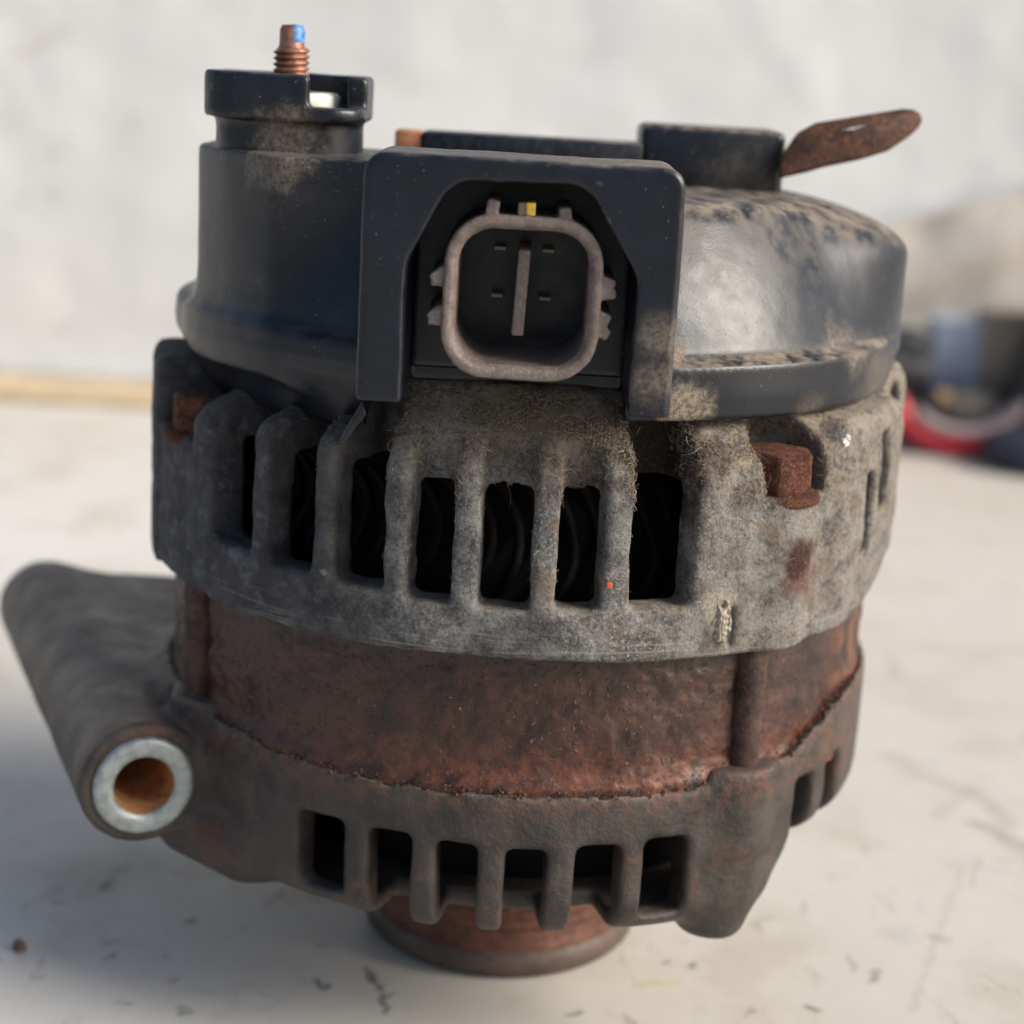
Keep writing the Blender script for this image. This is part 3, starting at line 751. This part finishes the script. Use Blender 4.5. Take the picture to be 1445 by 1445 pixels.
    V, F = lathe([(2.35, 148), (2.35, 159.4), (2.0, 160.1), (1.95, 162.4), (1.6, 163.2), (0.1, 163.3)], 32)
    mesh_np('stud_tip', V+np.array((-40.6, -26.5, 0)), F, 'stud', st)
    V, F = lathe([(2.02, 160.6), (2.02, 162.4), (1.66, 163.24), (0.1, 163.36)], 48)
    sel = [f for f in F if 14 < math.degrees(math.atan2(*(V[list(f)].mean(0)[[0, 1]]*np.array((1, -1))))) < 105 or V[list(f)].mean(0)[0] > 0.9]
    mesh_np('paint_mark', V+np.array((-40.6, -26.5, 0)), sel, 'blue', st)
    # rusty flat bracket
    P = [(40.4, 142.6), (40.6, 146.5), (43.0, 150.4), (46.0, 152.3), (52, 153.6), (60.6, 155.5), (62.4, 155.5), (63.6, 154.9), (64.1, 153.8), (63.7, 152.6), (62, 150.9), (58.6, 148.3), (54, 146.6), (48, 145.0), (45.2, 144.0)]
    bm = prism(P, 2.2, 'y', 0.5)
    bm.transform(Matrix.Translation((0, -3, 0)) @ Matrix.Translation((53, 0, 150)) @ Matrix.Rotation(math.radians(-16), 4, (1, 0, 0.15)) @ Matrix.Translation((-53, 0, -150)))
    br = bm_obj('wire_bracket', bm, 'bracket', alt, True, 35)
    bm = prism([(50.4, 151.1), (52.4, 151.75), (54.4, 152.2), (52.4, 151.35)], 0.3, 'y')  # thin bright sliver standing for the glint in the bracket slit
    bm.transform(Matrix.Translation((0, -4.25, 0.3)))
    bm_obj('slit_glint', bm, 'dent', br)

rear_cover()

def connector():
    h = 0.28
    (X, Y, Z), lo = grid((-17.5, -72.5, 115), (12.5, -45, 143), h)
    c = (-2.25, 128.1)
    lean = (Z-128.1)*0.012
    Xl = X-lean
    o2 = rrect2(Xl, Z, c, (10.9, 11.3), 6.6)
    i2 = rrect2(Xl, Z, c, (9.05, 9.35), 5.0)
    i2 = i2 - np.clip((-70.2-Y)*0.5, 0, 0.6)
    D = smax(smax(o2, -i2, 0.4), np.maximum(-71.4-Y, Y+46.5), 0.5)
    def tab(cx, cz, hx, hz, rot=0):
        ca, sa = math.cos(rad(rot)), math.sin(rad(rot))
        u = (Xl-cx)*ca+(Z-cz)*sa; v = -(Xl-cx)*sa+(Z-cz)*ca
        return rbox(u, Y, v, (0, -63.5, 0), (hx, 7.2, hz), 0.25)
    for a in ((-7.1, 139.8, 0.85, 1.5, -8), (2.9, 139.5, 0.9, 1.3, 6), (-13.8, 130.7, 1.3, 0.8, 38), (-13.7, 129.6, 1.2, 0.45, 0), (-14.0, 125.3, 1.2, 0.8, 38), (-13.9, 124.2, 1.2, 0.5, 0),
              (9.2, 130.4, 1.1, 1.2, -20), (9.5, 129.2, 1.2, .6, 10), (8.9, 125.6, 1.1, 1.2, -20), (9.0, 124.2, 1.3, .8, -30)):
        D = smin(D, tab(*a), 0.35)
    D = D + 0.05*vnoise(X, Y, Z, 1.0, 51) + 0.05*vnoise(X, Y, Z, 2.5, 52)
    sh = sdf_obj('plug_socket', D, lo, h, 'mauve', alt)
    bm = bevel_box((19, 1.4, 19), 0.2); bmesh.ops.translate(bm, vec=(-2.25, -48.0, 128.1), verts=bm.verts)
    bm_obj('socket_floor', bm, 'socket', sh)
    bm = bevel_box((1.75, 17, 12.2), 0.35, 3); bm.transform(Matrix.Translation((-2.4, -57.6, 128.3)) @ Matrix.Rotation(rad(2), 4, 'Y'))
    bm_obj('partition_blade', bm, 'mauve', sh, True, 50)
    for x, z in ((-5.8, 133.3), (1.2, 133.3), (-5.9, 126.4), (1.1, 126.3)):
        bm = bevel_box((1.7, 7.0, 0.55), 0.12); bmesh.ops.translate(bm, vec=(x, -52.0, z), verts=bm.verts)
        bm_obj('terminal_pin', bm, 'pin', sh)
    bm = bevel_box((2.3, 5, 1.9), 0.25); bmesh.ops.translate(bm, vec=(-2.3, -68.4, 140.2), verts=bm.verts)
    bm_obj('latch_tab', bm, 'mauve', sh, True, 40)
    bm = bevel_box((1.25, 4.6, 1.7), 0.15); bmesh.ops.translate(bm, vec=(-1.7, -68.8, 140.35), verts=bm.verts)
    bm_obj('paint_mark', bm, 'yellow', sh, True, 40)
connector()

def bolts():
    for p, r, z0, z1, s in ((39.0, 60.8, 97.6, 104.4, 6.0), (-61.5, 60.6, 98.0, 104.4, 5.4)):
        bm = bmesh.new()
        bmesh.ops.create_cone(bm, cap_ends=True, segments=6, radius1=s, radius2=s*0.97, depth=z1-z0)
        bmesh.ops.bevel(bm, geom=bm.edges[:], offset=0.6, segments=2, profile=0.5, affect='EDGES')
        bmesh.ops.subdivide_edges(bm, edges=bm.edges[:], cuts=3, use_grid_fill=True)
        x, y = polar(p, r)
        bm.transform(Matrix.Translation((x, y, (z0+z1)/2)) @ Matrix.Rotation(rad(p+20), 4, 'Z'))
        for v in bm.verts:
            c = np.array(v.co, np.float32)
            n = float(vnoise(c[:1], c[1:2], c[2:3], 1.4, 61)[0])
            v.co += Vector((n, n*0.6, n*0.7))*0.14
        bm_obj('hex_bolt', bm, 'bolt', alt, True, 60)
        # washer face under the head
        V, F = lathe([(1, z0-1.0), (s+0.9, z0-1.0), (s+1.1, z0-0.2), (s+0.6, z0+0.5), (1, z0+0.5)], 32)
        mesh_np('bolt_flange', V+np.array((x, y, 0)), F, 'bolt', alt)
bolts()

# ------------------------------------------------------------------ dirt with a body: lint, flakes, packed dust
def lint():
    ph = np.degrees(np.arctan2(RV[:, 0], -RV[:, 1])); r = np.hypot(RV[:, 0], RV[:, 1]); z = RV[:, 2]
    outer = (r > 55) & (RN[:, 0]*RV[:, 0]+RN[:, 1]*RV[:, 1] + RN[:, 2]*40 > 0)
    w = np.zeros(len(RV))
    top = np.exp(-((ph-6)/22)**2)*np.clip((z-97)/7, 0, 1)
    w += outer*top*1.0
    w += outer*(ph > -24)*(ph < 52)*(z > 84)*0.035
    w += outer*(ph > 28)*(ph < 50)*(z > 97)*0.35
    w *= (RV[:, 1] < -20)
    w *= np.clip(0.25 + 1.6*vnoise(RV[:, 0], RV[:, 1], RV[:, 2], 3.2, 401), 0.04, 1.6)
    n = 16000
    k = rng.choice(len(RV), n, p=w/w.sum())
    P0, N0 = RV[k], RN[k]
    L = rng.gamma(2.0, 0.23, n).clip(0.15, 2.2)
    isl = rng.random(n) < 0.003; L[isl] = rng.uniform(3, 7, isl.sum())
    T = rng.normal(size=(n, 3)); T -= N0*(T*N0).sum(1, keepdims=True); T /= np.linalg.norm(T, axis=1, keepdims=True)
    B = np.cross(N0, T)
    lift = rng.uniform(0.05, 0.5, n); bend = rng.normal(0, 0.6, n); curl = rng.normal(0, .5, n)
    seg = 5; sd_ = 3
    rad_ = rng.uniform(0.024, 0.06, n); rad_[isl] = 0.028
    tt = np.linspace(0, 1, seg+1)
    pts = []
    for t in tt:
        a = bend*t
        pts.append(P0 + (T*np.cos(a)[:, None] + B*np.sin(a)[:, None])*(L*t)[:, None]*0.9 + N0*(L*(lift*np.sin(t*2.2)+0.15*curl*t*t))[:, None])
    Pp = np.stack(pts, 1)                                  # n, seg+1, 3
    U = np.stack([N0, B, -(N0+B)*0.7], 1)                  # n, 3, 3
    rr = rad_[:, None]*np.linspace(1, 0.6, seg+1)[None]
    V = Pp[:, :, None, :] + U[:, None, :, :]*rr[:, :, None, None]
    V = V.reshape(-1, 3)
    b = np.arange(n)[:, None]*((seg+1)*sd_)
    q = []
    for s_ in range(seg):
        for e in range(sd_):
            e2 = (e+1) % sd_
            q.append([s_*sd_+e, s_*sd_+e2, (s_+1)*sd_+e2, (s_+1)*sd_+e])
    F = (b[:, :, None] + np.array(q)[None]).reshape(-1, 4)
    o = mesh_np('dust_lint', V, F, 'lint', rear)
    o['kind'] = 'stuff'
    base = np.array([(0.26, 0.20, 0.14), (0.42, 0.36, 0.28), (0.14, 0.10, 0.07), (0.34, 0.32, 0.29), (0.22, 0.13, 0.075)])
    pk = rng.choice(5, n, p=(0.34, 0.2, 0.2, 0.16, 0.10))
    c = base[pk]*rng.uniform(0.7, 1.2, (n, 1))
    C = np.concatenate([np.repeat(c, (seg+1)*sd_, 0), np.ones((n*(seg+1)*sd_, 1))], 1).astype(np.float32)
    at = o.data.color_attributes.new('tone', 'FLOAT_COLOR', 'POINT'); at.data.foreach_set('color', C.ravel())
lint()
def crumbs():
    tet = np.array([(1, 1, 1), (1, -1, -1), (-1, 1, -1), (-1, -1, 1)], float)
    F0 = np.array([(0, 1, 2), (0, 3, 1), (0, 2, 3), (1, 3, 2)])
    n = 4200
    ph = rng.uniform(-52, 68, n)
    tt = np.clip((np.abs(ph)-36)/30, 0, 1); tt = tt*tt*(3-2*tt); tt = np.where(ph < 0, tt*0.25, tt)
    top = 51.8+8.5*tt
    k = rng.random(n)
    r = 62.0 + 1.5*k; z = top - 0.1 + rng.normal(0, 0.4, n) + (1-k)*0.9*rng.random(n)
    up = rng.random(n) < 0.16
    r[up] = 62.2; z[up] = rng.uniform(54, 74, up.sum())
    s_ = rng.gamma(2, 0.045, n).clip(0.04, 0.34); s_[up] *= 0.55
    Q = rng.normal(size=(n, 3, 3)); Q = np.linalg.qr(Q)[0]
    P = np.stack([r*np.sin(np.radians(ph)), -r*np.cos(np.radians(ph)), z], -1)
    V = (P[:, None] + np.einsum('nij,kj->nki', Q, tet)*s_[:, None, None]*rng.uniform(.5, 1.2, (n, 4, 1))).reshape(-1, 3)
    F = (np.arange(n)[:, None, None]*4 + F0[None]).reshape(-1, 3)
    o = mesh_np('rust_crumbs', V, F, 'lint', front, smooth=False); o['kind'] = 'stuff'
    base = np.array([(0.11, 0.045, 0.026), (0.06, 0.045, 0.038), (0.19, 0.105, 0.06), (0.10, 0.088, 0.078), (0.03, 0.022, 0.02)])
    c = base[rng.choice(5, n, p=(.3, .25, .15, .15, .15))]*rng.uniform(.7, 1.2, (n, 1))
    C = np.concatenate([np.repeat(c, 4, 0), np.ones((n*4, 1))], 1).astype(np.float32)
    at = o.data.color_attributes.new('tone', 'FLOAT_COLOR', 'POINT'); at.data.foreach_set('color', C.ravel())
crumbs()
def patch_obj(name, ph, z, hw, hz, r, mat, parent, seed, thick=0.7):
    """a lumpy scab lying on the curved flank"""
    n = 48
    u, v = np.meshgrid(np.linspace(-1, 1, n), np.linspace(-1, 1, n), indexing='ij')
    wob = 0.45*vnoise(u*5, v*5, u*0, 1.9, seed) + 0.12*vnoise(u*5, v*5, u*0, 0.7, seed+1)
    hgt = np.clip(1-np.hypot(u, v)+wob, -0.25, 1)
    rr = r - 0.8 + (thick+0.8)*np.clip(hgt*2.2, 0, 1) + thick*0.35*vnoise(u*6, v*6, u*0, 0.7, seed+2)
    A = rad(ph + np.degrees(u*hw/r))
    V = np.stack([rr*np.sin(A), -rr*np.cos(A), z + v*hz], -1).reshape(-1, 3)
    i = np.arange(n*n).reshape(n, n)
    F = np.stack([i[:-1, :-1], i[1:, :-1], i[1:, 1:], i[:-1, 1:]], -1).reshape(-1, 4)
    return mesh_np(name, V, F, mat, parent)
patch_obj('packed_dust', 27.6, 79.6, 2.0, 3.8, 65.7, 'packed', rear, 81, 0.7)
patch_obj('bright_dent', 49.3, 105.3, 1.3, 1.4, 64.6, 'dent', rear, 85, 0.7)
bm = bevel_box((0.75, 0.5, 0.8), 0.12)
x_, y_ = polar(11.3, 66.1); bmesh.ops.translate(bm, vec=(x_, y_, 86.2), verts=bm.verts)
bm_obj('orange_fleck', bm, 'orange', rear)

# ------------------------------------------------------------------ background odds and ends
def background():
    bm = bevel_box((330, 42, 5), 1.0); bmesh.ops.translate(bm, vec=(0, 0, 2.5), verts=bm.verts)
    o = bm_obj('wood_batten', bm, 'batten', None); o.location = Vector((-300, 492, 0))*S
    tag(o, 'thin tan wooden strip lying on the tabletop along the wall foot', 'wooden strip')
    # creased beige surface before the wall on the right
    nx, nz = 60, 40
    U, Wv = np.meshgrid(np.linspace(0, 1, nx), np.linspace(0, 1, nz), indexing='ij')
    xx = 118 + U*190; zt = 80 + U*60
    fold = 5*np.sin((Wv*zt - 0.45*xx)*0.16) + 2.5*vnoise(xx, Wv*zt, U*0, 18, 91)
    yy = 519 + Wv*12 + fold*0.7*Wv
    V = np.stack([xx, yy, 0.5+Wv*zt], -1).reshape(-1, 3)
    i = np.arange(nx*nz).reshape(nx, nz)
    F = np.stack([i[:-1, :-1], i[1:, :-1], i[1:, 1:], i[:-1, 1:]], -1).reshape(-1, 4)
    n = len(V); V2 = np.concatenate([V, V+np.array((0, 0.8, 0))]); FF = [F, F[:, ::-1]+n]
    for e in (i[0, :], i[-1, ::-1], i[::-1, 0], i[:, -1]): FF.append(np.stack([e[:-1], e[1:], e[1:]+n, e[:-1]+n], 1))
    o = mesh_np('beige_surface', V2, np.concatenate(FF), 'beige_tone')
    tag(o, 'creased beige surface in front of the wall behind the small clutter', 'sheet')
    # black rounded case
    r_ = empty('black_case', (169, 502, 0)); tag(r_, 'rounded black case with a grey band beside the red strap', 'case')
    bm = bevel_box((32, 22, 52), 10, 5); bmesh.ops.translate(bm, vec=(0, 0, 26), verts=bm.verts)
    bm_obj('body', bm, 'black', r_, True)
    bm = bevel_box((32.6, 22.6, 10), 4, 4); bm.transform(Matrix.Translation((0, 0, 37)) @ Matrix.Rotation(0.2, 4, 'Y'))
    bm_obj('band', bm, 'greyplastic', r_, True)
    # pale blue carton, tan carton
    r_ = empty('blue_carton', (196, 508, 0)); tag(r_, 'small pale blue carton standing behind the red strap', 'carton')
    bm = bevel_box((23, 16, 55), 0.8); bmesh.ops.translate(bm, vec=(0, 0, 27.5), verts=bm.verts); bm_obj('body', bm, 'paleblue', r_)
    bm = bevel_box((23.4, 16.4, 3), 0.6); bmesh.ops.translate(bm, vec=(0, 0, 55), verts=bm.verts); bm_obj('lid', bm, 'paleblue', r_)
    r_ = empty('tan_carton', (218, 506, 0)); tag(r_, 'plain tan carton standing between blue carton and black bag', 'carton')
    bm = bevel_box((24, 16, 60), 0.8); bmesh.ops.translate(bm, vec=(0, 0, 30), verts=bm.verts); bm_obj('body', bm, 'tancard', r_)
    bm = bevel_box((24.4, 16.4, 4), 0.6); bmesh.ops.translate(bm, vec=(0, 0, 60), verts=bm.verts); bm_obj('lid', bm, 'tancard', r_)
    # black bag at the frame edge
    r_ = empty('black_bag', (244, 480, 0)); tag(r_, 'black bag leaning at the right edge of the photo', 'bag')
    bm = bevel_box((48, 30, 66), 9, 4); bm.transform(Matrix.Translation((0, 0, 44)) @ Matrix.Rotation(0.2, 4, 'Y')); bm_obj('body', bm, 'black', r_, True)
    bm = bevel_box((36, 30, 14), 5, 3); bmesh.ops.translate(bm, vec=(0, 0, 7), verts=bm.verts); bm_obj('base', bm, 'greyplastic', r_, True)
    # red strap with pale inner band, bowed like a U
    def bow(cx, cz, r0, r1, a0, a1, y0, y1, sx=1.25):
        n = 28; V = []; F = []
        for k in range(n+1):
            a = rad(a0+(a1-a0)*k/n)
            for (r, y) in ((r0, y0), (r1, y0), (r1, y1), (r0, y1)): V.append((cx+sx*r*math.cos(a), y, cz+r*math.sin(a)))
        for k in range(n):
            for e in range(4):
                e2 = (e+1) % 4; F.append((k*4+e, (k+1)*4+e, (k+1)*4+e2, k*4+e2))
        F += [(0, 1, 2, 3), (n*4+3, n*4+2, n*4+1, n*4)]
        return np.array(V), F
    r_ = empty('red_strap', (195, 478, 0)); tag(r_, 'red strap bowed upwards at both ends with a pale grey band', 'strap')
    V, F = bow(0, 32, 22.5, 31.0, 196, 300, -11, 8); mesh_np('strap', V, F, 'red', r_)
    V, F = bow(0, 32, 18.5, 22.4, 215, 345, -12, 6); mesh_np('band', V, F, 'palegrey', r_)
    V, F = bow(0, 20, 20, 24, 222, 300, -18, -13); V[:, 2] = np.maximum(V[:, 2]-(V[:, 2].min()), 0)*0.25+0.1; 
    # ochre plug and tan lump in the bow
    r_ = empty('tan_pouch', (201, 486, 0)); tag(r_, 'soft tan pouch sitting in the bow of the red strap', 'pouch')
    bm = bmesh.new(); bmesh.ops.create_icosphere(bm, subdivisions=3, radius=1.0); bmesh.ops.scale(bm, vec=(14, 9, 9), verts=bm.verts); bmesh.ops.translate(bm, vec=(0, 0, 20), verts=bm.verts)
    bm_obj('body', bm, 'tancard', r_, True)
    bm = bevel_box((8, 7, 7), 2, 3); bmesh.ops.translate(bm, vec=(-13, -2, 24), verts=bm.verts); bm_obj('tip', bm, 'ochre', r_, True)
    # dark navy cloth lump in front on the right
    bm = bmesh.new(); bmesh.ops.create_icosphere(bm, subdivisions=4, radius=1.0); bmesh.ops.scale(bm, vec=(26, 24, 11), verts=bm.verts)
    for v in bm.verts:
        c = np.array(v.co, np.float32); n = float(vnoise(c[:1], c[1:2], c[2:3], 9, 95)[0]); v.co += Vector((n*2, n*2, n*1.6)); v.co.z = max(v.co.z+7, 0.2)
    o = bm_obj('navy_cloth', bm, 'navy', None, True); o.location = Vector((226, 452, 0))*S
    tag(o, 'crumpled dark navy cloth lying before the black bag', 'cloth')
    # a grit crumb lower left
    bm = bmesh.new(); bmesh.ops.create_icosphere(bm, subdivisions=2, radius=1.0); bmesh.ops.scale(bm, vec=(1.3, 1.1, 1.3), verts=bm.verts)
    for v in bm.verts:
        c = np.array(v.co, np.float32); n = float(vnoise(c[:1], c[1:2], c[2:3], 0.9, 97)[0]); v.co *= 1+0.4*n
        v.co.z = max(v.co.z+1.0, 0.05); v.co.x *= 1.15-0.35*v.co.z/2
    o = bm_obj('grit_crumb', bm, 'grit', None, False); o.location = Vector((-85.7, -24.5, 0))*S
    tag(o, 'brown crumb of grit lying on the white tabletop', 'grit')
background()
